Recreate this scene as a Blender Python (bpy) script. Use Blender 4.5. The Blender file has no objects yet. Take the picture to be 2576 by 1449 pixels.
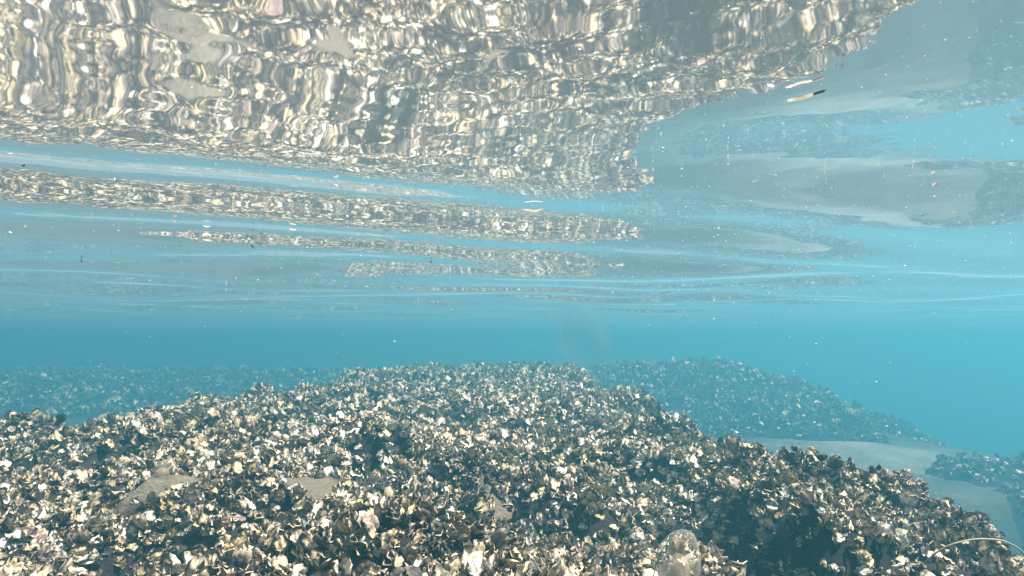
import bpy, math, random
import numpy as np
from mathutils import Vector

SC = bpy.context.scene
COL = SC.collection
R = math.radians
rng = np.random.default_rng(11)
random.seed(11)

# ------------------------------------------------------------------ camera
cam_d = bpy.data.cameras.new('camera')
cam = bpy.data.objects.new('camera', cam_d)
COL.objects.link(cam)
F_PX = 1678.0 / 2576.0                      # focal length over image width
PITCH = R(4.27)
cam_d.sensor_width = 36.0
cam_d.lens = 36.0 * F_PX
cam_d.clip_start = 0.02
cam_d.clip_end = 500.0
cam.location = (0, 0, 0)
cam.rotation_euler = (R(90) + PITCH, 0, 0)
SC.camera = cam

# ------------------------------------------------------------------ sky, sun, exposure
SUN_EL, SUN_AZ = R(60), R(95)               # azimuth from +Y (view direction) towards +X
w = bpy.data.worlds.new('World')
SC.world = w
w.use_nodes = True
nt = w.node_tree
nt.nodes.clear()
sky = nt.nodes.new('ShaderNodeTexSky')
sky.sky_type = 'NISHITA'
sky.sun_disc = False
sky.sun_elevation = SUN_EL
sky.sun_rotation = SUN_AZ
bg = nt.nodes.new('ShaderNodeBackground')
bg.inputs['Strength'].default_value = 0.065
wo = nt.nodes.new('ShaderNodeOutputWorld')
nt.links.new(sky.outputs[0], bg.inputs[0])
nt.links.new(bg.outputs[0], wo.inputs[0])

sun_d = bpy.data.lights.new('sun', 'SUN')
sun_d.energy = 5.0
sun_d.angle = R(0.5)
sun_d.color = (1.0, 0.90, 0.74)
sun = bpy.data.objects.new('sun', sun_d)
COL.objects.link(sun)
sdir = Vector((math.sin(SUN_AZ) * math.cos(SUN_EL), math.cos(SUN_AZ) * math.cos(SUN_EL), math.sin(SUN_EL)))
sun.rotation_euler = sdir.to_track_quat('Z', 'Y').to_euler()
sun.location = sdir * 30

SC.view_settings.view_transform = 'Standard'
SC.view_settings.look = 'None'
SC.view_settings.exposure = 1.9
SC.view_settings.gamma = 1.0
SC.cycles.max_bounces = 10
SC.cycles.diffuse_bounces = 2
SC.cycles.glossy_bounces = 4
SC.cycles.transmission_bounces = 4
SC.cycles.volume_bounces = 3
SC.cycles.transparent_max_bounces = 12
SC.cycles.caustics_reflective = True
SC.cycles.use_denoising = True

# ------------------------------------------------------------------ helpers
def ss(a, b, x):
    t = np.clip((x - a) / (b - a), 0, 1)
    return t * t * (3 - 2 * t)

def tag(o, label=None, cat=None, group=None, kind=None):
    if label: o['label'] = label
    if cat: o['category'] = cat
    if group: o['group'] = group
    if kind: o['kind'] = kind
    return o

def mesh_obj(name, V, Q, mat, cols=None, parent=None, smooth=True):
    """one mesh object from vertex rows and quad rows"""
    V = np.asarray(V, np.float32); Q = np.asarray(Q, np.int32)
    me = bpy.data.meshes.new(name)
    n, q, k = len(V), len(Q), Q.shape[1]
    me.vertices.add(n)
    me.vertices.foreach_set('co', V.ravel())
    me.loops.add(q * k)
    me.loops.foreach_set('vertex_index', Q.ravel())
    me.polygons.add(q)
    me.polygons.foreach_set('loop_start', np.arange(0, q * k, k, dtype=np.int32))
    me.polygons.foreach_set('use_smooth', np.full(q, smooth, dtype=bool))
    me.update(calc_edges=True)
    if cols is not None:
        C = np.ones((n, 4), np.float32)
        C[:, :3] = cols
        at = me.color_attributes.new('tone', 'FLOAT_COLOR', 'POINT')
        at.data.foreach_set('color', C.ravel())
    me.materials.append(mat)
    o = bpy.data.objects.new(name, me)
    COL.objects.link(o)
    if parent is not None: o.parent = parent
    return o

def empty(name, loc=(0, 0, 0)):
    o = bpy.data.objects.new(name, None)
    o.empty_display_size = 0.02
    o.location = loc
    COL.objects.link(o)
    return o

def grid_quads(nr, nc, wrap=False):
    i = np.arange(nr - 1)[:, None]
    j = np.arange(nc if wrap else nc - 1)[None, :]
    a = i * nc + j; b = i * nc + (j + 1) % nc
    c = (i + 1) * nc + (j + 1) % nc; d = (i + 1) * nc + j
    return np.stack([a, b, c, d], -1).reshape(-1, 4)

def vnoise(x, y, seed, freq):
    """smooth value noise on arrays"""
    r = np.random.default_rng(seed)
    T = r.random((256, 256))
    X, Y = np.asarray(x) * freq + 1000.0, np.asarray(y) * freq + 1000.0
    xi, yi = np.floor(X).astype(int), np.floor(Y).astype(int)
    fx, fy = X - xi, Y - yi
    fx = fx * fx * (3 - 2 * fx); fy = fy * fy * (3 - 2 * fy)
    g = lambda a, b: T[a % 256, b % 256]
    return ((g(xi, yi) * (1 - fx) + g(xi + 1, yi) * fx) * (1 - fy)
            + (g(xi, yi + 1) * (1 - fx) + g(xi + 1, yi + 1) * fx) * fy) * 2 - 1

def poly_sd(x, y, P):
    """signed distance to a closed polygon, positive inside"""
    P = np.asarray(P, float)
    d = np.full(np.shape(x), 1e9); inside = np.zeros(np.shape(x), bool)
    for (ax, ay), (bx, by) in zip(P, np.roll(P, -1, 0)):
        ex, ey = bx - ax, by - ay
        wx, wy = x - ax, y - ay
        t = np.clip((wx * ex + wy * ey) / (ex * ex + ey * ey), 0, 1)
        d = np.minimum(d, np.hypot(wx - ex * t, wy - ey * t))
        c = ((ay > y) != (by > y))
        with np.errstate(divide='ignore', invalid='ignore'):
            xs = ax + (y - ay) / (by - ay if by != ay else 1e-9) * ex
        inside ^= c & (x < xs)
    return np.where(inside, d, -d)

def nodes_mat(name):
    m = bpy.data.materials.new(name)
    m.use_nodes = True
    t = m.node_tree
    t.nodes.clear()
    out = t.nodes.new('ShaderNodeOutputMaterial')
    return m, t, out

def N(t, typ, **kw):
    n = t.nodes.new(typ)
    for k, v in kw.items():
        if k in n.inputs: n.inputs[k].default_value = v
        else: setattr(n, k, v)
    return n

# ------------------------------------------------------------------ materials
def shell_material():
    m, t, out = nodes_mat('oyster_shell')
    L = t.links.new
    at = N(t, 'ShaderNodeAttribute', attribute_name='tone')
    tc = N(t, 'ShaderNodeNewGeometry')
    n1 = N(t, 'ShaderNodeTexNoise', Scale=95.0, Detail=5.0, Roughness=0.7)
    L(tc.outputs['Position'], n1.inputs['Vector'])
    rp = N(t, 'ShaderNodeMapRange'); rp.inputs['From Min'].default_value = 0.36; rp.inputs['From Max'].default_value = 0.60
    rp.inputs['To Min'].default_value = 0.28; rp.inputs['To Max'].default_value = 1.15
    L(n1.outputs['Fac'], rp.inputs['Value'])
    mx = N(t, 'ShaderNodeVectorMath', operation='SCALE')
    L(at.outputs['Color'], mx.inputs[0]); L(rp.outputs[0], mx.inputs['Scale'])
    n2 = N(t, 'ShaderNodeTexNoise', Scale=260.0, Detail=3.0)
    L(tc.outputs['Position'], n2.inputs['Vector'])
    b = N(t, 'ShaderNodeBump', Strength=0.5, Distance=0.0025)
    L(n2.outputs['Fac'], b.inputs['Height'])
    p = N(t, 'ShaderNodeBsdfPrincipled', Roughness=0.62)
    p.inputs['Specular IOR Level'].default_value = 0.25
    L(mx.outputs[0], p.inputs['Base Color']); L(b.outputs[0], p.inputs['Normal'])
    L(p.outputs[0], out.inputs['Surface'])
    return m

def rock_material(name, scale, bump):
    m, t, out = nodes_mat(name)
    L = t.links.new
    at = N(t, 'ShaderNodeAttribute', attribute_name='tone')
    g = N(t, 'ShaderNodeNewGeometry')
    n1 = N(t, 'ShaderNodeTexNoise', Scale=scale, Detail=8.0, Roughness=0.7)
    L(g.outputs['Position'], n1.inputs['Vector'])
    rp = N(t, 'ShaderNodeMapRange'); rp.inputs['From Min'].default_value = 0.3; rp.inputs['From Max'].default_value = 0.7
    rp.inputs['To Min'].default_value = 0.6; rp.inputs['To Max'].default_value = 1.3
    L(n1.outputs['Fac'], rp.inputs['Value'])
    mx = N(t, 'ShaderNodeVectorMath', operation='SCALE')
    L(at.outputs['Color'], mx.inputs[0]); L(rp.outputs[0], mx.inputs['Scale'])
    b = N(t, 'ShaderNodeBump', Strength=0.7, Distance=bump)
    L(n1.outputs['Fac'], b.inputs['Height'])
    p = N(t, 'ShaderNodeBsdfPrincipled', Roughness=0.9)
    p.inputs['Specular IOR Level'].default_value = 0.15
    L(mx.outputs[0], p.inputs['Base Color']); L(b.outputs[0], p.inputs['Normal'])
    L(p.outputs[0], out.inputs['Surface'])
    return m

def plain_material(name, col, rough=0.7, spec=0.3):
    m, t, out = nodes_mat(name)
    g = N(t, 'ShaderNodeNewGeometry')
    n1 = N(t, 'ShaderNodeTexNoise', Scale=400.0, Detail=3.0)
    t.links.new(g.outputs['Position'], n1.inputs['Vector'])
    rp = N(t, 'ShaderNodeMapRange'); rp.inputs['To Min'].default_value = 0.6; rp.inputs['To Max'].default_value = 1.35
    t.links.new(n1.outputs['Fac'], rp.inputs['Value'])
    mx = N(t, 'ShaderNodeVectorMath', operation='SCALE'); mx.inputs[0].default_value = col
    t.links.new(rp.outputs[0], mx.inputs['Scale'])
    p = N(t, 'ShaderNodeBsdfPrincipled', Roughness=rough)
    p.inputs['Specular IOR Level'].default_value = spec
    t.links.new(mx.outputs[0], p.inputs['Base Color'])
    t.links.new(p.outputs[0], out.inputs['Surface'])
    return m

def jelly_material(name, col, body, rim):
    """clear jelly: mostly see-through, a little milky scatter, a wet reflection"""
    m, t, out = nodes_mat(name)
    L = t.links.new
    tr = N(t, 'ShaderNodeBsdfTransparent'); tr.inputs['Color'].default_value = (0.992, 0.993, 0.993, 1)
    df = N(t, 'ShaderNodeBsdfDiffuse'); df.inputs['Color'].default_value = (*col, 1)
    tl = N(t, 'ShaderNodeBsdfTranslucent'); tl.inputs['Color'].default_value = (*col, 1)
    a = N(t, 'ShaderNodeMixShader'); a.inputs[0].default_value = 0.5
    L(df.outputs[0], a.inputs[1]); L(tl.outputs[0], a.inputs[2])
    g = N(t, 'ShaderNodeNewGeometry')
    n1 = N(t, 'ShaderNodeTexNoise', Scale=45.0, Detail=3.0)
    L(g.outputs['Position'], n1.inputs['Vector'])
    rp = N(t, 'ShaderNodeMapRange'); rp.inputs['From Min'].default_value = 0.35; rp.inputs['From Max'].default_value = 0.65
    rp.inputs['To Min'].default_value = body * 0.4; rp.inputs['To Max'].default_value = body * 1.6
    L(n1.outputs['Fac'], rp.inputs['Value'])
    b = N(t, 'ShaderNodeMixShader')
    L(rp.outputs[0], b.inputs[0]); L(tr.outputs[0], b.inputs[1]); L(a.outputs[0], b.inputs[2])
    gl = N(t, 'ShaderNodeBsdfGlossy', Roughness=0.3)
    fr = N(t, 'ShaderNodeFresnel', IOR=rim)
    c = N(t, 'ShaderNodeMixShader')
    L(fr.outputs[0], c.inputs[0]); L(b.outputs[0], c.inputs[1]); L(gl.outputs[0], c.inputs[2])
    L(c.outputs[0], out.inputs['Surface'])
    return m

def water_material():
    m, t, out = nodes_mat('water_surface')
    L = t.links.new
    tr = N(t, 'ShaderNodeBsdfTransparent'); tr.inputs['Color'].default_value = (1, 1, 1, 1)
    gl = N(t, 'ShaderNodeBsdfGlossy', Roughness=0.03); gl.inputs['Color'].default_value = (1, 1, 1, 1)
    fr = N(t, 'ShaderNodeFresnel', IOR=1.333)
    mx = N(t, 'ShaderNodeMixShader')
    L(fr.outputs[0], mx.inputs[0]); L(tr.outputs[0], mx.inputs[1]); L(gl.outputs[0], mx.inputs[2])
    # even translucent layer added to imitate a pale veil of glare
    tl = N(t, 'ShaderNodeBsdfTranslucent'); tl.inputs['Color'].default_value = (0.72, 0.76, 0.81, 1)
    veil = N(t, 'ShaderNodeMixShader'); veil.inputs[0].default_value = 0.041
    L(mx.outputs[0], veil.inputs[1]); L(tl.outputs[0], veil.inputs[2])
    L(veil.outputs[0], out.inputs['Surface'])
    return m

M_SHELL = shell_material()
M_ROCK = rock_material('reef_rock', 85.0, 0.03)
M_SAND = rock_material('sand', 14.0, 0.02)
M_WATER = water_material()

# ------------------------------------------------------------------ the shape of the bottom
MAIN = [(-2.7, -2.0), (-2.7, 2.4), (-2.5, 3.4), (-2.15, 4.5), (-1.65, 5.4), (-1.75, 7.6), (-1.3, 9.6), (0.3, 9.8),
        (0.95, 8.2), (0.80, 6.2), (1.08, 4.2), (1.13, 2.8), (1.22, 1.6), (1.3, -2.0)]
FAR_R = [(1.5, 12.4), (2.6, 11.6), (4.0, 11.2), (5.0, 10.6), (5.5, 11.4), (5.6, 13.6), (4.8, 15.6), (1.8, 15.4)]
FAR_L = [(-26, 13.6), (-12, 13.8), (-7.0, 14.6), (-4.0, 16.0), (-3.8, 18.5), (-8, 21), (-26, 22)]
LOW_R = [(4.0, 6.7), (4.7, 7.4), (6.5, 7.6), (8.0, 6.0), (7.2, 3.8), (5.0, 3.6), (4.6, 5.2)]
BARE = [(-0.56, 1.93, 0.10, 0.20, 0.25), (-1.22, 2.08, 0.20, 0.07, 0.15), (-0.71, 1.60, 0.09, 0.05, 0.3),
        (-0.05, 2.18, 0.08, 0.05, 0.1), (-0.97, 2.0, 0.14, 0.05, 0.25)]      # x, y, half widths, turn

def sand_z(x, y):
    z = -1.38 - 0.06 * ss(4, 9, y)
    z = z - 1.9 * ss(5.6, 11.0, x + 0.12 * (y - 8))
    z = z - 6.5 * ss(1.8, 4.8, x) * (1 - ss(3.6, 6.0, y)) - 0.8 * ss(-3.4, -7.0, x) * (1 - ss(5, 8, y))
    z = z - 0.5 * ss(14, 24, np.hypot(x, y)) - 3.0 * ss(20, 45, np.hypot(x, y))
    z = z + 0.14 * np.exp(-(((x - 4.1) / 1.0) ** 2 + ((y - 8.3) / 0.8) ** 2))
    z = z + 0.022 * vnoise(x, y, 3, 1.3) + 0.006 * vnoise(x * 1.0, y * 2.6, 4, 5.0)
    return z

def bare_mask(x, y):
    m = np.zeros(np.shape(x))
    for bx, by, rx, ry, a in BARE:
        c, s = math.cos(a), math.sin(a)
        u = (c * (x - bx) + s * (y - by)) / rx
        v = (-s * (x - bx) + c * (y - by)) / ry
        rr = np.hypot(u, v) + 0.45 * vnoise(x, y, 31, 12.0) + 0.2 * vnoise(x, y, 32, 30.0)
        m = np.maximum(m, 1 - ss(0.75, 0.95, rr))
    return m

def lumps(x, y, a):
    return a * (0.060 * vnoise(x, y, 5, 1.6) + 0.060 * vnoise(x, y, 6, 3.4) + 0.058 * vnoise(x, y, 7, 7.5)
                + 0.030 * vnoise(x, y, 8, 16.0))

def main_z(x, y):
    wx = x + 0.10 * vnoise(x, y, 9, 1.9); wy = y + 0.10 * vnoise(x, y, 10, 1.9)
    sd = poly_sd(wx, wy, MAIN)
    top = -0.475 + 0.020 * np.clip(y - 1.0, 0, 8) - 0.09 * ss(5.8, 9, y) - 0.02 * ss(0, -2.6, x) - 0.05 * ss(0.7, 1.4, x) * (1 - ss(2.5, 4.5, y))
    base = sand_z(x, y) - 0.15
    e = ss(-0.34, 0.22, sd)
    z = base + (top - base) * e + lumps(x, y, 1.0) * ss(-0.4, 0.1, sd) * (1 - 0.45 * ss(2.5, 6, y)) * (0.45 + 0.55 * ss(1.05, 1.6, y))
    z = z - 0.11 * ss(0.25, 0.75, vnoise(x, y, 71, 4.2)) * ss(-0.1, 0.2, sd)
    # gully in front with its steep shaded bank on the right
    gx = 0.54 + 0.10 * ss(2.15, 1.3, y) + 0.05 * vnoise(y, y * 0, 12, 4.0)
    g = np.where(x < gx, ss(-0.34, 0.0, x - gx), 1 - ss(0.0, 0.10, x - gx))
    z = z - 0.30 * g * ss(0.9, 1.25, y) * (1 - ss(1.95, 2.3, y))
    z = z + 0.05 * np.exp(-(((x - gx - 0.28) / 0.2) ** 2)) * ss(0.9, 1.3, y) * (1 - ss(2.1, 2.5, y))
    # smaller hollow left of the middle
    z = z - 0.09 * np.exp(-(((x + 0.42) / 0.13) ** 2 + ((y - 2.12) / 0.17) ** 2))
    z = z - 0.10 * np.exp(-(((x + 0.85) / 0.25) ** 2 + ((y - 1.62) / 0.10) ** 2))
    return z

def far_right_z(x, y):
    sd = poly_sd(x + 0.25 * vnoise(x, y, 13, 0.9), y + 0.45 * vnoise(x, y, 14, 0.9) + 0.25 * vnoise(x, y, 29, 2.3), FAR_R)
    top = -0.62 - 0.05 * np.clip(x - 3.2, 0, 4) + 0.12 * vnoise(x, y, 19, 0.8) + 0.08 * vnoise(x, y, 28, 1.9)
    base = sand_z(x, y) - 0.15
    return base + (top - base) * ss(-2.2, 1.3, sd) + lumps(x, y, 1.2) * ss(-2.2, -0.2, sd)

def far_left_z(x, y):
    sd = poly_sd(x + 0.3 * vnoise(x, y, 15, 0.7), y + 0.3 * vnoise(x, y, 16, 0.7), FAR_L)
    top = -1.02 + 0.12 * vnoise(x, y, 20, 0.6)
    base = sand_z(x, y) - 0.12
    return base + (top - base) * ss(-4.5, 1.0, sd) + lumps(x, y, 1.2) * ss(-4.5, 0.0, sd)

def low_right_z(x, y):
    sd = poly_sd(x + 0.3 * vnoise(x, y, 17, 1.1), y + 0.3 * vnoise(x, y, 18, 1.1), LOW_R)
    s = sand_z(x, y)
    return s - 0.12 + 0.20 * ss(-0.4, 0.5, sd) + lumps(x, y, 0.9) * ss(-0.3, 0.2, sd)

# seabed sand, out past the limit of sight
a = np.concatenate([-np.geomspace(60, 4, 60), np.linspace(-3.9, 8, 240), np.geomspace(8.2, 60, 60)])
b = np.concatenate([-np.geomspace(60, 3, 40), np.linspace(-2.9, 14, 300), np.geomspace(14.2, 60, 50)])
X, Y = np.meshgrid(a, b)
Z = sand_z(X, Y)
tone = np.empty(X.shape + (3,)); tone[...] = (0.17, 0.175, 0.155)
tone *= (0.9 + 0.12 * vnoise(X, Y, 21, 2.2) + 0.1 * vnoise(X, Y, 22, 7.0))[..., None]
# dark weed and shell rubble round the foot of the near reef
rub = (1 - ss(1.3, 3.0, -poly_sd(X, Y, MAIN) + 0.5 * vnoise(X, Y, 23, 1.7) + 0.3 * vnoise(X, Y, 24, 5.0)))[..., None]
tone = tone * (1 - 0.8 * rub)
hump = np.exp(-(((X - 4.2) / 1.0) ** 2 + ((Y - 8.2) / 1.1) ** 2))[..., None]
tone = tone * (0.40 + 0.85 * hump) * (0.85 + 0.3 * vnoise(X, Y, 25, 3.0)[..., None])
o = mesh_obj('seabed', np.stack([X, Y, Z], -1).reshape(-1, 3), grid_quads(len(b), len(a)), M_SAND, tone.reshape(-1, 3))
tag(o, 'pale sandy seabed showing in the channel between the reefs', 'seabed', kind='structure')

def reef_obj(zf, x0, x1, y0, y1, d, label, rough):
    xs, ys = np.arange(x0, x1, d), np.arange(y0, y1, d)
    X, Y = np.meshgrid(xs, ys)
    Z = zf(X, Y)
    bm = bare_mask(X, Y)
    Z = Z + (1 - 0.75 * bm) * rough * rng.normal(0, 1, X.shape)
    k = (0.8 + 0.5 * vnoise(X, Y, 41, 9.0))[..., None]
    t = np.array([0.030, 0.025, 0.030]) * k * (1 - bm[..., None]) + np.array([0.165, 0.145, 0.115]) * bm[..., None] * (0.8 + 0.2 * k)
    o = mesh_obj('reef', np.stack([X, Y, Z], -1).reshape(-1, 3), grid_quads(len(ys), len(xs)), M_ROCK, t.reshape(-1, 3))
    tag(o, label, 'reef', 'rock reefs crusted with oysters')
    return o
reef_obj(main_z, -3.8, 2.6, -2.0, 11.0, 0.025, 'long near reef packed with oysters, filling the foreground', 0.004)
reef_obj(far_right_z, -1.2, 8.6, 8.4, 17.0, 0.07, 'dark hazy reef hump beyond the sandy channel on the right', 0.01)
reef_obj(far_left_z, -26, -0.6, 7.4, 23.0, 0.11, 'broad hazy blue reef beyond the near reef on the left', 0.012)
reef_obj(low_right_z, 3.0, 9.4, 2.4, 8.8, 0.05, 'low scattered reef on the deeper sand at far right', 0.008)

# ------------------------------------------------------------------ oysters
TYPES = [  # colour word, body, margin, weight
    ('dark purple', (0.042, 0.028, 0.046), (0.52, 0.43, 0.31), 0.25),
    ('blackish', (0.020, 0.017, 0.024), (0.16, 0.13, 0.10), 0.12),
    ('cream', (0.68, 0.55, 0.35), (0.10, 0.08, 0.08), 0.31),
    ('white', (0.87, 0.82, 0.71), (0.35, 0.29, 0.22), 0.22),
    ('olive tan', (0.24, 0.175, 0.095), (0.60, 0.51, 0.34), 0.08),
    ('mauve', (0.20, 0.14, 0.14), (0.62, 0.53, 0.41), 0.07)]
TW = np.array([t[3] for t in TYPES]); TW = TW / TW.sum()

def make_valve(seed, segs, rings, upper, thick):
    """one frilled shell valve, hinge at the origin, growing along +x, unit length"""
    r = np.random.default_rng(seed)
    th = np.linspace(0, 2 * np.pi, segs, endpoint=False)
    wob = sum(r.normal(0, 0.12 / (k ** 0.5)) * np.cos(k * th + r.uniform(0, 6.28)) for k in range(2, 9))
    rad = 1 + wob
    ox = 0.52 + 0.50 * np.cos(th) * rad
    oy = (0.37 + 0.06 * np.cos(th)) * np.sin(th) * rad + 0.06 * np.sin(np.pi * ox) * r.normal()
    k1, k2 = r.integers(4, 8), r.integers(7, 12)
    ruf = 0.13 * np.sin(k1 * th + r.uniform(0, 6.28)) + 0.08 * np.sin(k2 * th + r.uniform(0, 6.28))
    ruf = ruf * (0.35 + 0.65 * (np.cos(th) * 0.5 + 0.5))
    ts = np.linspace(0, 1, rings + 1)[1:] ** 0.8
    V, T = [], []
    bend = r.normal(0, 0.14)
    for side in ((0, 1) if thick else (0,)):
        z0 = 0.03 if upper else -0.02
        V.append([[0.04, 0, z0 + (0.02 if side else 0)]]); T.append(np.array([0.0]))
        for i, t in enumerate(ts):
            tt = t * (0.86 if upper else 1.0)
            x = 0.04 + tt * (ox - 0.04); y = tt * oy
            bow = 4 * tt * (1 - tt)
            z = (0.10 * bow + 0.02 if upper else -0.16 * bow) + ruf * t ** 2.2 + bend * x * x
            z = z + r.normal(0, 0.03, segs) + (0.02 if i % 2 else -0.012)
            if side: z = z + 0.055 * (1.2 - t) * (1 if upper else -1)
            V.append(np.stack([x, y, z], -1)); T.append(np.full(segs, t))
    V = np.concatenate([np.atleast_2d(v) for v in V]); T = np.concatenate(T)
    n1 = 1 + rings * segs
    Q = []
    for side in ((0, 1) if thick else (0,)):
        o = side * n1
        for j in range(segs):
            Q.append((o, o + 1 + j, o + 1 + (j + 1) % segs, o))       # centre fan, closed below as triangles
        for i in range(rings - 1):
            for j in range(segs):
                a0 = o + 1 + i * segs + j; b0 = o + 1 + i * segs + (j + 1) % segs
                Q.append((a0, a0 + segs, b0 + segs, b0))
    if thick:
        for j in range(segs):
            a0 = 1 + (rings - 1) * segs + j; b0 = 1 + (rings - 1) * segs + (j + 1) % segs
            Q.append((a0, a0 + n1, b0 + n1, b0))
    S = np.concatenate([np.full(n1, s) for s in ((0, 1) if thick else (0,))])
    TH = np.concatenate([np.concatenate([[0.0], np.tile(th, rings)])] * (2 if thick else 1))
    Q = np.array(Q)
    fan = Q[:, 0] == Q[:, 3]
    # a fan triangle is written as a quad over two ring edges: pair neighbours
    quads = [tuple(q) for q in Q[~fan]]
    for side in ((0, 1) if thick else (0,)):
        o = side * n1
        for j in range(0, segs, 2):
            quads.append((o, o + 1 + j, o + 1 + (j + 1) % segs, o + 1 + (j + 2) % segs))
    return V, np.array(quads), T, S, TH

def make_variant(seed, segs, rings, thick):
    r = np.random.default_rng(seed + 500)
    lo = make_valve(seed, segs, rings, False, thick)
    up = make_valve(seed + 9000, segs, rings, True, thick)
    g = -abs(r.normal(0.10, 0.10))
    c, s = math.cos(g), math.sin(g)
    U = up[0].copy()
    U = np.stack([c * U[:, 0] + s * U[:, 2], U[:, 1], -s * U[:, 0] + c * U[:, 2]], -1)
    return lo, (U,) + up[1:]

def valve_colour(T, S, TH, upper, ty, jit, r):
    """colour of shell vertices: body, streaks and margin (n oysters x V vertices x 3)"""
    body = np.array([t[1] for t in TYPES])[ty][:, None, :]
    edge = np.array([t[2] for t in TYPES])[ty][:, None, :]
    n = len(ty)
    ph = r.uniform(0, 6.28, (n, 3, 1))
    st = 0.5 + 0.28 * np.sin(5 * TH[None] + ph[:, 0]) + 0.22 * np.sin(9 * TH[None] + ph[:, 1])
    ring = 0.5 + 0.5 * np.sin(9 * T[None] + ph[:, 2])
    e = ss(0.78, 1.0, T[None] + 0.18 * (st - 0.5))
    patch = (r.random((n, len(T))) < 0.16)
    c = body * (1 - e[..., None]) + edge * e[..., None]
    c = c * (0.62 + 0.5 * st + 0.25 * ring)[..., None] * r.uniform(0.65, 1.25, (n, len(T)))[..., None]
    c = np.where(patch[..., None], 0.5 * c + 0.5 * edge * r.uniform(0.4, 1.1, (n, 1, 1)), c)
    inner = (S[None] == (0 if upper else 0)) & (T[None] < 0.85)
    if not upper:
        pearly = np.array([0.74, 0.71, 0.66])
        c = np.where((inner & (jit[:, None] < 0.30))[..., None], pearly * (0.7 + 0.35 * st[..., None]), c)
    return np.clip(c, 0.008, 0.88)

def frame_rot(nrm, yaw, tilt, roll):
    """rotation matrices: shell axis x lifted out of the surface by tilt, turned by yaw, rolled"""
    n = len(yaw)
    up = nrm
    ref = np.stack([np.cos(yaw), np.sin(yaw), np.zeros(n)], -1)
    tx = ref - up * np.sum(ref * up, -1, keepdims=True); tx /= np.linalg.norm(tx, axis=-1, keepdims=True)
    x = tx * np.cos(tilt)[:, None] + up * np.sin(tilt)[:, None]
    z = -tx * np.sin(tilt)[:, None] + up * np.cos(tilt)[:, None]
    y = np.cross(z, x)
    c, s = np.cos(roll)[:, None], np.sin(roll)[:, None]
    y2, z2 = c * y + s * z, -s * y + c * z
    return np.stack([x, y2, z2], -1)

def scatter(zf, x0, x1, y0, y1, dens, smin, smax, keep, dark=0.0):
    n = int((x1 - x0) * (y1 - y0) * dens)
    d = 1 / math.sqrt(dens)
    xs, ys = np.meshgrid(np.arange(x0, x1, d), np.arange(y0, y1, d))
    x = xs.ravel() + rng.uniform(-0.55, 0.55, xs.size) * d
    y = ys.ravel() + rng.uniform(-0.55, 0.55, xs.size) * d
    z = zf(x, y)
    k = keep(x, y, z)
    x, y, z = x[k], y[k], z[k]
    h = 0.02
    nx = -(zf(x + h, y) - zf(x - h, y)) / (2 * h); ny = -(zf(x, y + h) - zf(x, y - h)) / (2 * h)
    nr = np.stack([nx, ny, np.ones_like(nx)], -1)
    slope = np.hypot(nx, ny)
    nr = nr / np.linalg.norm(nr, axis=-1, keepdims=True)
    n = len(x)
    L = rng.uniform(smin, smax, n) * rng.choice([0.6, 0.8, 0.9, 1.0, 1.2, 1.4], n)
    yaw = rng.uniform(0, 2 * np.pi, n)
    tilt = np.clip(rng.normal(R(32), R(27), n), R(-5), R(88))
    roll = rng.normal(0, R(35), n)
    Rm = frame_rot(nr, yaw, tilt, roll)
    P = np.stack([x, y, z], -1) + nr * (rng.uniform(-0.25, 0.12, n) * L)[:, None]
    # patchy colonies: pale and dark ones gather, the broadest patches imitating uneven sunlight
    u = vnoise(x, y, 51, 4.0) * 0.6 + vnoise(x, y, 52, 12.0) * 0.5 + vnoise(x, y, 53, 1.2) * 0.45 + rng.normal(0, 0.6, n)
    u = u + 0.42 * np.exp(-((x + 0.45) / 0.9) ** 2) * (1 - ss(2.2, 3.4, y))  # more pale shells near left and centre stand in for sunlit highlights
    u = u - 0.6 * ss(0.35, 0.8, x) * (1 - ss(2.2, 4.0, y))  # more dark shells put shade into the colour of the right flank
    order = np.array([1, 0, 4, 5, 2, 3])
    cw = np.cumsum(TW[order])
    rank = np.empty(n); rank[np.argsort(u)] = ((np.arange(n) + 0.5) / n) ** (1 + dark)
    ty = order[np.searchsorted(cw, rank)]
    return dict(P=P, R=Rm, L=L, ty=ty, tilt=tilt, jit=rng.random(n), nr=nr)

def build_cloud(S, variants, r):
    """all shells of a scatter as arrays: vertices, quads, colours, owner index"""
    n = len(S['L'])
    var = r.integers(0, len(variants), n)
    Vs, Qs, Cs, Os = [], [], [], []
    base = 0
    for k, valves in enumerate(variants):
        idx = np.where(var == k)[0]
        if not len(idx): continue
        for up, (V, Q, T, SD, TH) in zip((False, True), valves):
            W = np.einsum('nij,vj->nvi', S['R'][idx], V) * S['L'][idx][:, None, None] + S['P'][idx][:, None, :]
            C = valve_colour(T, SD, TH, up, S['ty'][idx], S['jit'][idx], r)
            m, v = len(idx), len(V)
            Vs.append(W.reshape(-1, 3)); Cs.append(C.reshape(-1, 3))
            Qs.append((Q[None] + (base + np.arange(m) * v)[:, None, None]).reshape(-1, 4))
            Os.append(np.repeat(idx, v)); base += m * v
    return np.concatenate(Vs), np.concatenate(Qs), np.concatenate(Cs), np.concatenate(Os), var

def keep_main(x, y, z):
    return (bare_mask(x, y) < 0.5) & (z > sand_z(x, y) + 0.02) & (np.abs(x) < 0.95 * np.clip(y, 0, 99) + 1.0)

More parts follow.
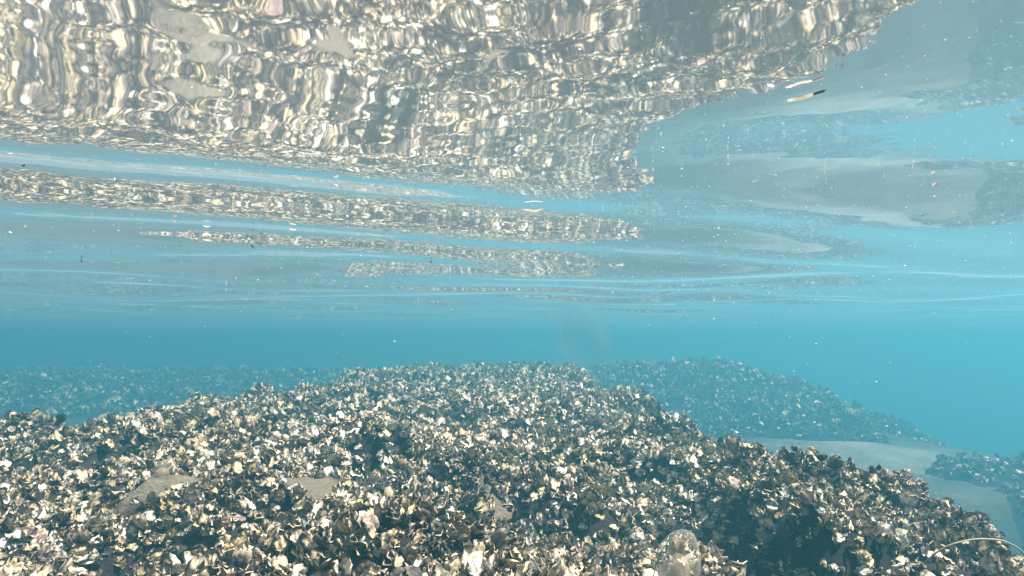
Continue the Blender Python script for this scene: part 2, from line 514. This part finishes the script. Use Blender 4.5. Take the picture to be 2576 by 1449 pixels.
hi = [make_variant(100 + i, 16, 4, True) for i in range(14)]
mid = [make_variant(300 + i, 10, 3, False) for i in range(12)]
low = [make_variant(400 + i, 8, 2, False) for i in range(10)]
NEAR_Y = 2.7
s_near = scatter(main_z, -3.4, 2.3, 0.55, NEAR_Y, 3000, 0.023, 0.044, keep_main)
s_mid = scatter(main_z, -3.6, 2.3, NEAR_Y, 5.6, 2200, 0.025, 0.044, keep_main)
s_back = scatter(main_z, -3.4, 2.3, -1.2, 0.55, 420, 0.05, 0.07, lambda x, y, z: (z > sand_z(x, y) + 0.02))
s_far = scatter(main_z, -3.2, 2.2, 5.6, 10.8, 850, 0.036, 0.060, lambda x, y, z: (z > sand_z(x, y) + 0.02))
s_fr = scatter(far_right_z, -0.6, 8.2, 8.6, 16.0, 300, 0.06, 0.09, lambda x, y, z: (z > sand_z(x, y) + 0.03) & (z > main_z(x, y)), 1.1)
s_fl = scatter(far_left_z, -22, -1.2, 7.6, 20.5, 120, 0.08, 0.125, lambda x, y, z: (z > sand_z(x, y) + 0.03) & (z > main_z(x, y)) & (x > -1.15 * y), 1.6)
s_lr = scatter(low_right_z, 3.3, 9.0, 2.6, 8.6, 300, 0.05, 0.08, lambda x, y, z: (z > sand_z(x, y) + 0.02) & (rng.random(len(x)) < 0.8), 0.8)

Vn, Qn, Cn, On, varn = build_cloud(s_near, hi, rng)

# ---- which near oysters show largest: count the picture cells each one owns
cp, sp = math.cos(PITCH), math.sin(PITCH)
def project(P):
    fwd = P[:, 1] * cp + P[:, 2] * sp
    upv = -P[:, 1] * sp + P[:, 2] * cp
    return 0.5 + F_PX * P[:, 0] / fwd, 0.5 - F_PX * upv / fwd * 16 / 9, fwd

u, v, d = project(Vn)
CW, CH = 230, 130
ok = (u > 0.004) & (u < 0.996) & (v > 0) & (v < 0.994) & (d > 0.1)
cell = (v[ok] * CH).astype(int) * CW + (u[ok] * CW).astype(int)
do, oo = d[ok], On[ok]
srt = np.lexsort((do, cell))
first = np.concatenate([[True], cell[srt][1:] != cell[srt][:-1]])
cnt = np.bincount(oo[srt][first], minlength=len(s_near['L']))
pick = np.argsort(-cnt)[:300]
single = np.zeros(len(s_near['L']), bool); single[pick] = True

# ---- the mass of oysters past the three hundred that show largest
vk = ~single[On]
remap = np.cumsum(vk) - 1
qk = vk[Qn[:, 0]]
parts = [(Vn[vk], remap[Qn[qk]], Cn[vk])]
for S, var in ((s_mid, mid), (s_back, low), (s_far, low), (s_fr, low), (s_fl, low), (s_lr, low)):
    V_, Q_, C_, _, _ = build_cloud(S, var, rng)
    parts.append((V_, Q_, C_))
off = 0; VV, QQ, CC = [], [], []
for V_, Q_, C_ in parts:
    VV.append(V_); QQ.append(Q_ + off); CC.append(C_); off += len(V_)
o = mesh_obj('oyster_bed', np.concatenate(VV), np.concatenate(QQ), M_SHELL, np.concatenate(CC))
tag(o, 'dense crust of small frilled oysters covering all the reefs', 'oysters', kind='stuff')
print('oyster verts', off, 'singles', int(single.sum()), 'min cells', cnt[pick].min())

# ---- the three hundred, each a thing with its two valves
def pct(x, step=1): return int(round(x * 100 / step) * step)
LANDMARKS = []   # filled with (u, v, phrase) as image positions of things one can find
def lm(P, phrase):
    a_, b_, _ = project(np.array([P], float)); LANDMARKS.append((a_[0], b_[0], phrase))
def pose_word(i):
    ax = s_near['R'][i][:, 0]
    if ax[2] > 0.78: return 'standing upright'
    if ax[2] < 0.25: return 'lying flat'
    if abs(ax[0]) > abs(ax[1]): return 'leaning right' if ax[0] > 0 else 'leaning left'
    return 'leaning away' if ax[1] > 0 else 'leaning forward'
used = {}
oyster_info = []
r2 = np.random.default_rng(77)
for i in pick:
    P, Rm, Ln, k = s_near['P'][i], s_near['R'][i], s_near['L'][i], varn[i]
    root = empty('oyster', P)
    for up, nm, (V, Q, T, SD, TH) in zip((False, True), ('lower_valve', 'upper_valve'), hi[k]):
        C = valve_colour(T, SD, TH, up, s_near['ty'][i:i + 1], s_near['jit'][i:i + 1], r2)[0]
        mesh_obj(nm, (V @ Rm.T) * Ln, Q, M_SHELL, C, root)
    cu, cv, _ = project((P + Rm[:, 0] * Ln * 0.5)[None])
    size = 'big' if Ln > 0.048 else ('small' if Ln < 0.032 else '')
    oyster_info.append((root, (size + ' ' + TYPES[s_near['ty'][i]][0]).strip(), pose_word(i), float(cu[0]), float(cv[0])))
for root, look, pose, cu, cv in oyster_info:
    at = f'{pct(cu)} percent across and {pct(1 - cv)} percent up the photo'
    lab = f'{look} oyster {pose}, {at}'
    if lab in used: lab = f'{look} frilled oyster {pose}, {at}'
    used[lab] = 1
    tag(root, lab, 'oyster', 'oysters crusting the near reef')

# ------------------------------------------------------------------ water surface with its waves
S_Z = 0.28
wr = np.random.default_rng(5)
WAVES = [(0.60, -0.424, 0.906, 0.090, (0.25 - 1.24 / 0.60) * 0 + 1.24)]
COMP = []
for lam, sl, spread, n in ((1.9, 0.022, 40, 2), (1.1, 0.024, 45, 3), (0.62, 0.020, 50, 3), (0.36, 0.005, 55, 4),
                           (0.21, 0.0028, 65, 5), (0.12, 0.0024, 90, 6), (0.07, 0.0024, 100, 7), (0.045, 0.0026, 120, 7)):
    for _ in range(n):
        l = lam * wr.uniform(0.8, 1.25)
        ang = R(115) + R(wr.normal(0, spread))
        COMP.append((2 * math.pi / l, math.cos(ang), math.sin(ang), sl * l / (2 * math.pi), wr.uniform(0, 6.28), l))

def wave_z(x, y):
    d = np.hypot(x, y)
    wx = x + 0.05 * vnoise(x, y, 61, 1.7); wy = y + 0.05 * vnoise(x, y, 62, 1.7)
    k = 2 * math.pi / 0.60
    s = -0.424 * wx + 0.906 * wy
    z = 0.092 / k * np.sin(k * (s - 1.24)) * np.exp(-((s - 1.3) / 0.75) ** 2)
    for kk, cx, cy, A, ph, l in COMP:
        z = z + A * np.sin(kk * (cx * wx + cy * wy) + ph) * np.exp(-d * 0.012 / l)
    return z

rr = np.concatenate([[0.02, 0.1, 0.18], np.geomspace(0.24, 6.0, 620), np.geomspace(6.1, 58, 110)])
th = np.concatenate([np.linspace(R(38), R(142), 1000), np.linspace(R(143), R(397), 260)])
RR, TT = np.meshgrid(rr, th, indexing='ij')
X, Y = RR * np.cos(TT), RR * np.sin(TT)
Z = S_Z + wave_z(X, Y)
V = np.stack([X, Y, Z], -1).reshape(-1, 3)
Q = grid_quads(len(rr), len(th), wrap=True)[:, ::-1]
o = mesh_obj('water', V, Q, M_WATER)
tag(o, 'rippled underside of the sea surface mirroring the reef', 'water', kind='structure')

# ------------------------------------------------------------------ jellies, floating bits, specks
def at(px, py, dist=None, z=None):
    """a point seen at picture place px, py (2576 wide), at a distance or at a height"""
    a_, b_ = (px - 1288) / 1678.0, (724.5 - py) / 1678.0
    D = np.array([a_, cp - b_ * sp, sp + b_ * cp])
    t = dist if dist is not None else z / D[2]
    return D * t

def lathe(prof, seg, ridge=0.0, k=8, flat=1.0, ph=0.0):
    prof = np.array(prof, float)
    th = np.linspace(0, 2 * np.pi, seg, endpoint=False)
    r_ = prof[:, 0][:, None] * (1 + ridge * np.cos(k * th + ph))[None]
    V = np.stack([r_ * np.cos(th), r_ * np.sin(th) * flat, np.repeat(prof[:, 1][:, None], seg, 1)], -1)
    return V.reshape(-1, 3), grid_quads(len(prof), seg, wrap=True)[:, ::-1]

def sweep(path, rad, seg=8, flat=1.0):
    path = np.array(path, float); n = len(path)
    rad = np.broadcast_to(np.array(rad, float), (n,))
    T = np.gradient(path, axis=0); T /= np.linalg.norm(T, axis=1, keepdims=True)
    ref = np.array([0.13, 0.21, 0.97])
    A = np.cross(T, ref); A /= np.linalg.norm(A, axis=1, keepdims=True)
    B = np.cross(T, A)
    th = np.linspace(0, 2 * np.pi, seg, endpoint=False)
    V = path[:, None] + rad[:, None, None] * (A[:, None] * np.cos(th)[None, :, None] + flat * B[:, None] * np.sin(th)[None, :, None])
    V = V.reshape(-1, 3)
    Q = [tuple(q) for q in grid_quads(n, seg, wrap=True)]
    V = np.concatenate([V, path[:1], path[-1:]])
    for j in range(0, seg, 2):
        Q.append((n * seg, j, (j + 1) % seg, (j + 2) % seg))
        b0 = (n - 1) * seg
        Q.append((n * seg + 1, b0 + (j + 2) % seg, b0 + (j + 1) % seg, b0 + j))
    return V, np.array(Q)

def comb_jelly(loc, w, h, tilt, mats, label):
    """oval clear comb jelly, mouth lobes down: bell, milky gut, eight comb rows"""
    root = empty('comb_jelly', loc)
    root.rotation_euler = tilt
    tag(root, label, 'jellyfish', 'clear comb jellies adrift above the reef')
    ts = np.linspace(0.0, 1.0, 26)
    def prof(t):
        return (w / 2) * np.clip(np.sin(np.pi * np.clip(t * 0.93 + 0.0, 0, 1)) ** 0.55, 0.002, 1) * (1.0 - 0.10 * t)
    zz = h * (0.5 - ts)
    V, Q = lathe(np.stack([prof(ts), zz], -1), 48, 0.035, 8, 0.82)
    lob = ss(0.55, 1.0, (0.5 - V[:, 2] / h))
    V[:, 0] *= 1 + 0.22 * lob
    V[:, 1] *= 1 - 0.28 * lob
    V[:, 2] -= 0.16 * h * lob * (np.abs(V[:, 0]) / (w / 2)) ** 1.5
    mesh_obj('bell', V, Q, mats['bell'], parent=root)
    g = np.linspace(0, 1, 14)
    GV, GQ = lathe(np.stack([w * 0.34 * np.sin(np.pi * (0.05 + 0.9 * g)) ** 0.7, h * (0.16 - 0.58 * g)], -1), 28, 0.06, 4, 0.7)
    mesh_obj('gut', GV, GQ, mats['gut'], parent=root)
    for k in range(8):
        an = k * np.pi / 4
        tt = np.linspace(0.10, 0.74, 40)
        rad = prof(tt) * 1.036
        P = np.stack([rad * np.cos(an), rad * np.sin(an) * 0.82, h * (0.5 - tt)], -1)
        CV, CQ = sweep(P, w * 0.011 * (1 + 0.5 * np.cos(np.arange(40) * np.pi)), 6)
        mesh_obj('comb_row', CV, CQ, mats['lit_comb'] if k == mats.get('lit', -1) else mats['comb'], parent=root)
    return root

J = dict(bell=jelly_material('jelly_bell', (0.62, 0.60, 0.56), 0.10, 1.04), gut=jelly_material('jelly_gut', (0.60, 0.50, 0.39), 0.28, 1.01),
         comb=jelly_material('jelly_comb', (0.75, 0.75, 0.72), 0.25, 1.05), lit_comb=plain_material('green_comb', (0.02, 0.42, 0.16), 0.25, 0.8), lit=4)
comb_jelly(at(1702, 1425, 0.62), 0.046, 0.074, (R(14), R(8), R(20)), J, 'clear comb jelly with a green comb row above the dark gully')
JG = dict(bell=jelly_material('ghost_bell', (0.50, 0.40, 0.42), 0.012, 1.0003), gut=jelly_material('ghost_gut', (0.55, 0.42, 0.42), 0.014, 1.0003),
          comb=jelly_material('ghost_comb', (0.55, 0.45, 0.45), 0.014, 1.0003))
comb_jelly(at(1462, 815, 0.55), 0.052, 0.098, (R(-5), R(-3), R(10)), JG, 'faint ghostly tall comb jelly rising over the crest of the near reef')
comb_jelly(at(412, 1188, 0.60), 0.018, 0.026, (R(20), R(35), R(40)), J, 'tiny clear comb jelly drifting past the bare rock ledge on the left')

M_PALE = plain_material('pale_bark', (0.82, 0.76, 0.66), 0.5)
_t = M_PALE.node_tree; _o = [n for n in _t.nodes if n.type == 'OUTPUT_MATERIAL'][0]
_tl = N(_t, 'ShaderNodeBsdfTranslucent'); _tl.inputs['Color'].default_value = (0.85, 0.80, 0.70, 1)
_mx = N(_t, 'ShaderNodeMixShader'); _mx.inputs[0].default_value = 0.6
_t.links.new(_o.inputs['Surface'].links[0].from_socket, _mx.inputs[1]); _t.links.new(_tl.outputs[0], _mx.inputs[2])
_t.links.new(_mx.outputs[0], _o.inputs['Surface'])
M_DARK = plain_material('dark_bark', (0.10, 0.075, 0.05), 0.7)
M_RUST = plain_material('rust_leaf', (0.34, 0.13, 0.07), 0.6)
M_STRAND = plain_material('strand', (0.26, 0.23, 0.17), 0.6)

def sliver(name, p0, p1, rad, mat, label, cat, group=None, sag=0.06, flat=0.6, n=14, seed=1):
    r_ = np.random.default_rng(seed)
    t = np.linspace(0, 1, n)
    p0, p1 = np.array(p0), np.array(p1)
    c = (p0 + p1) / 2; L_ = np.linalg.norm(p1 - p0)
    P = (p0 - c)[None] * (1 - t)[:, None] + (p1 - c)[None] * t[:, None]
    P[:, 2] += -sag * L_ * np.sin(np.pi * t) + 0.012 * L_ * np.sin(9 * t)
    rr_ = rad * (0.35 + 0.65 * np.sin(np.pi * np.clip(t * 0.9 + 0.08, 0, 1)) ** 0.6) * r_.uniform(0.85, 1.15, n)
    V, Q = sweep(P, rr_, 8, flat)
    o = mesh_obj(name, V, Q, mat)
    o.location = c
    tag(o, label, cat, group)
    return o

def sf(px, py, off=0.008):
    z_ = S_Z
    for _ in range(12):
        p_ = at(px, py, z=z_)
        z_ = 0.5 * z_ + 0.5 * (S_Z + float(wave_z(p_[0:1], p_[1:2])[0]) - off)
    return at(px, py, z=z_)
ZT = 0
tw = empty('twig', (sf(1980, 254) + sf(2076, 229)) / 2)
tag(tw, 'pale stripped twig with a dark tip floating under the surface', 'twig')
o = sliver('stem', sf(1980, 254), sf(2052, 236), 0.0024, M_PALE, None, None, seed=4, sag=0.02)
o2 = sliver('tip', sf(2046, 238), sf(2077, 228), 0.0023, M_DARK, None, None, seed=5, sag=-0.05)
o3 = sliver('bark_strip', sf(1998, 246, 0.0065), sf(2046, 236, 0.0065), 0.0010, M_DARK, None, None, seed=6, sag=0.02)
bpy.context.view_layer.update()
for q in (o, o2, o3):
    q.location = q.location - tw.location; q.parent = tw

FLOAT = 'bits floating at the surface'
sliver('straw', sf(1320, 528), sf(1366, 526), 0.0028, M_PALE, 'pale straw floating far out over the middle of the reef', 'straw', FLOAT, seed=7)
sliver('straw', sf(728, 576), sf(744, 578), 0.0030, M_PALE, 'short white straw floating left of the middle', 'straw', FLOAT, seed=8)
sliver('straw', sf(510, 602), sf(529, 605), 0.0032, M_PALE, 'white straw floating lower left of the other straws', 'straw', FLOAT, seed=9)

def flake(px, py, size, mat, label, seed, dz=0.0):
    r_ = np.random.default_rng(seed)
    th = np.linspace(0, 2 * np.pi, 12, endpoint=False)
    V = []
    for lay in (0, 1):
        V.append([[0, 0, 0.10 + 0.12 * lay]])
        for t in (0.5, 1.0):
            q = t * (1 + 0.22 * np.sin(3 * th + seed))
            V.append(np.stack([q * np.cos(th), 0.55 * q * np.sin(th), 0.45 * (q * np.cos(th)) ** 2 + 0.12 * lay * (1.2 - t)], -1))
    V = np.concatenate([np.atleast_2d(v) for v in V]) * size
    Q = []
    for s_ in (0, 25):
        for j in range(12):
            k = (j + 1) % 12
            Q.append((s_ + 1 + j, s_ + 13 + j, s_ + 13 + k, s_ + 1 + k))
        for j in range(0, 12, 2):
            Q.append((s_, s_ + 1 + j, s_ + 1 + (j + 1) % 12, s_ + 1 + (j + 2) % 12))
    for j in range(12):
        k = (j + 1) % 12
        Q.append((13 + j, 38 + j, 38 + k, 13 + k))
    o = mesh_obj('leaf_scrap', V, np.array(Q), mat)
    o.location = sf(px, py, 0.008 - dz)
    o.rotation_euler = (r_.uniform(-0.9, 0.9), r_.uniform(-0.9, 0.9), r_.uniform(0, 6.28))
    tag(o, label, 'leaf scrap', FLOAT)

flake(635, 621, 0.0075, M_DARK, 'dark leaf scrap hanging below the left waves', 1, -0.008)
flake(205, 658, 0.0075, M_DARK, 'small dark leaf scrap low on the left, furthest out', 2)
flake(1083, 659, 0.0060, M_DARK, 'tiny dark leaf scrap just left of the middle', 3)
flake(443, 558, 0.0050, M_RUST, 'orange leaf scrap among the left waves', 4)
flake(60, 416, 0.0035, M_RUST, 'rust leaf scrap at the left edge in the blue band', 5)
flake(2350, 466, 0.0048, M_RUST, 'red leaf scrap, upper of the two floating at right', 6, -0.004)
flake(2352, 494, 0.0042, M_RUST, 'red leaf scrap, lower of the two floating at right', 7, -0.004)
flake(605, 784, 0.0030, M_PALE, 'pale scrap adrift in open water left of the middle', 8, -0.21)

t = np.linspace(0, 1, 16)
ang = R(-60) + R(230) * t
V, Q = sweep(np.stack([0.0042 * np.cos(ang), 0.0012 * t, 0.0042 * np.sin(ang)], -1), 0.0009, 6)
o = mesh_obj('curl', V, Q, M_PALE); o.location = sf(842, 470, 0.012)
tag(o, 'pale curled shaving floating on the left blue band', 'shaving', FLOAT)

# thin pale strand looping over the oysters at the right
pts = np.array([at(2322, 1420, 1.19), at(2352, 1392, 1.18), at(2392, 1369, 1.17), at(2455, 1355, 1.17), at(2520, 1358, 1.17), at(2566, 1380, 1.17), at(2600, 1425, 1.17)])
ti = np.linspace(0, len(pts) - 1, 50)
P = np.stack([np.interp(ti, np.arange(len(pts)), pts[:, k]) for k in range(3)], -1)
for _ in range(6): P[1:-1] = 0.25 * P[:-2] + 0.5 * P[1:-1] + 0.25 * P[2:]
c = P.mean(0)
V, Q = sweep(P - c, 0.0016, 8)
o = mesh_obj('seaweed_strand', V, Q, M_STRAND); o.location = c
tag(o, 'thin pale seaweed strand looping over oysters at lower right', 'seaweed')

# drifting specks, thickest under the surface on the right
def specks():
    r_ = np.random.default_rng(91)
    ico = np.array([(1, 0, 0), (-1, 0, 0), (0, 1, 0), (0, -1, 0), (0, 0, 1), (0, 0, -1)], float)
    f = np.array([(4, 0, 2, 4), (4, 2, 1, 4), (4, 1, 3, 4), (4, 3, 0, 4), (5, 2, 0, 5), (5, 1, 2, 5), (5, 3, 1, 5), (5, 0, 3, 5)])[:, :3]
    n = 1900
    y = r_.uniform(0.45, 3.6, n)
    x = np.where(r_.random(n) < 0.62, y * r_.uniform(0.15, 1.0, n), y * r_.uniform(-0.9, 0.5, n))
    z = np.where(r_.random(n) < 0.75, S_Z - 0.01 - r_.exponential(0.06, n), r_.uniform(-0.3, 0.25, n))
    z = np.minimum(z, S_Z - 0.03)
    sz = 0.00045 * np.exp(r_.normal(0, 0.45, n)) * (0.6 + 0.4 * y)
    ok = z > main_z(x, y) + 0.04
    x, y, z, sz = x[ok], y[ok], z[ok], sz[ok]; n = len(x)
    V = ico[None] * r_.uniform(0.5, 1.6, (n, 6, 1)) * sz[:, None, None] * np.array([1.7, 1.0, 0.7])
    V = V + np.stack([x, y, z], -1)[:, None]
    Q = f[None] + (np.arange(n) * 6)[:, None, None]
    o = mesh_obj('drifting_specks', V.reshape(-1, 3), Q.reshape(-1, 3), plain_material('speck', (0.85, 0.82, 0.76), 0.5))
    tag(o, 'white specks of drifting matter thickest at upper right', 'specks', kind='stuff')
specks()

# ------------------------------------------------------------------ the water's own body: even haze
def haze_box():
    x0, x1, y0, y1, z0, z1 = -70, 70, -70, 70, -14.0, S_Z + 0.12
    V = [(x, y, z) for z in (z0, z1) for y in (y0, y1) for x in (x0, x1)]
    Q = [(0, 2, 3, 1), (4, 5, 7, 6), (0, 1, 5, 4), (2, 6, 7, 3), (0, 4, 6, 2), (1, 3, 7, 5)]
    m, t, out = nodes_mat('haze')
    p = N(t, 'ShaderNodeVolumePrincipled')
    p.inputs['Density'].default_value = 0.118
    p.inputs['Color'].default_value = (0.080, 0.335, 0.462, 1)
    p.inputs['Absorption Color'].default_value = (0.0, 0.0, 0.0, 1)
    p.inputs['Anisotropy'].default_value = 0.35
    t.links.new(p.outputs[0], out.inputs['Volume'])
    o = mesh_obj('haze', V, Q, m, smooth=False)
    tag(o, 'blue green sea water that fades the far reefs', 'water haze', kind='stuff')
haze_box()
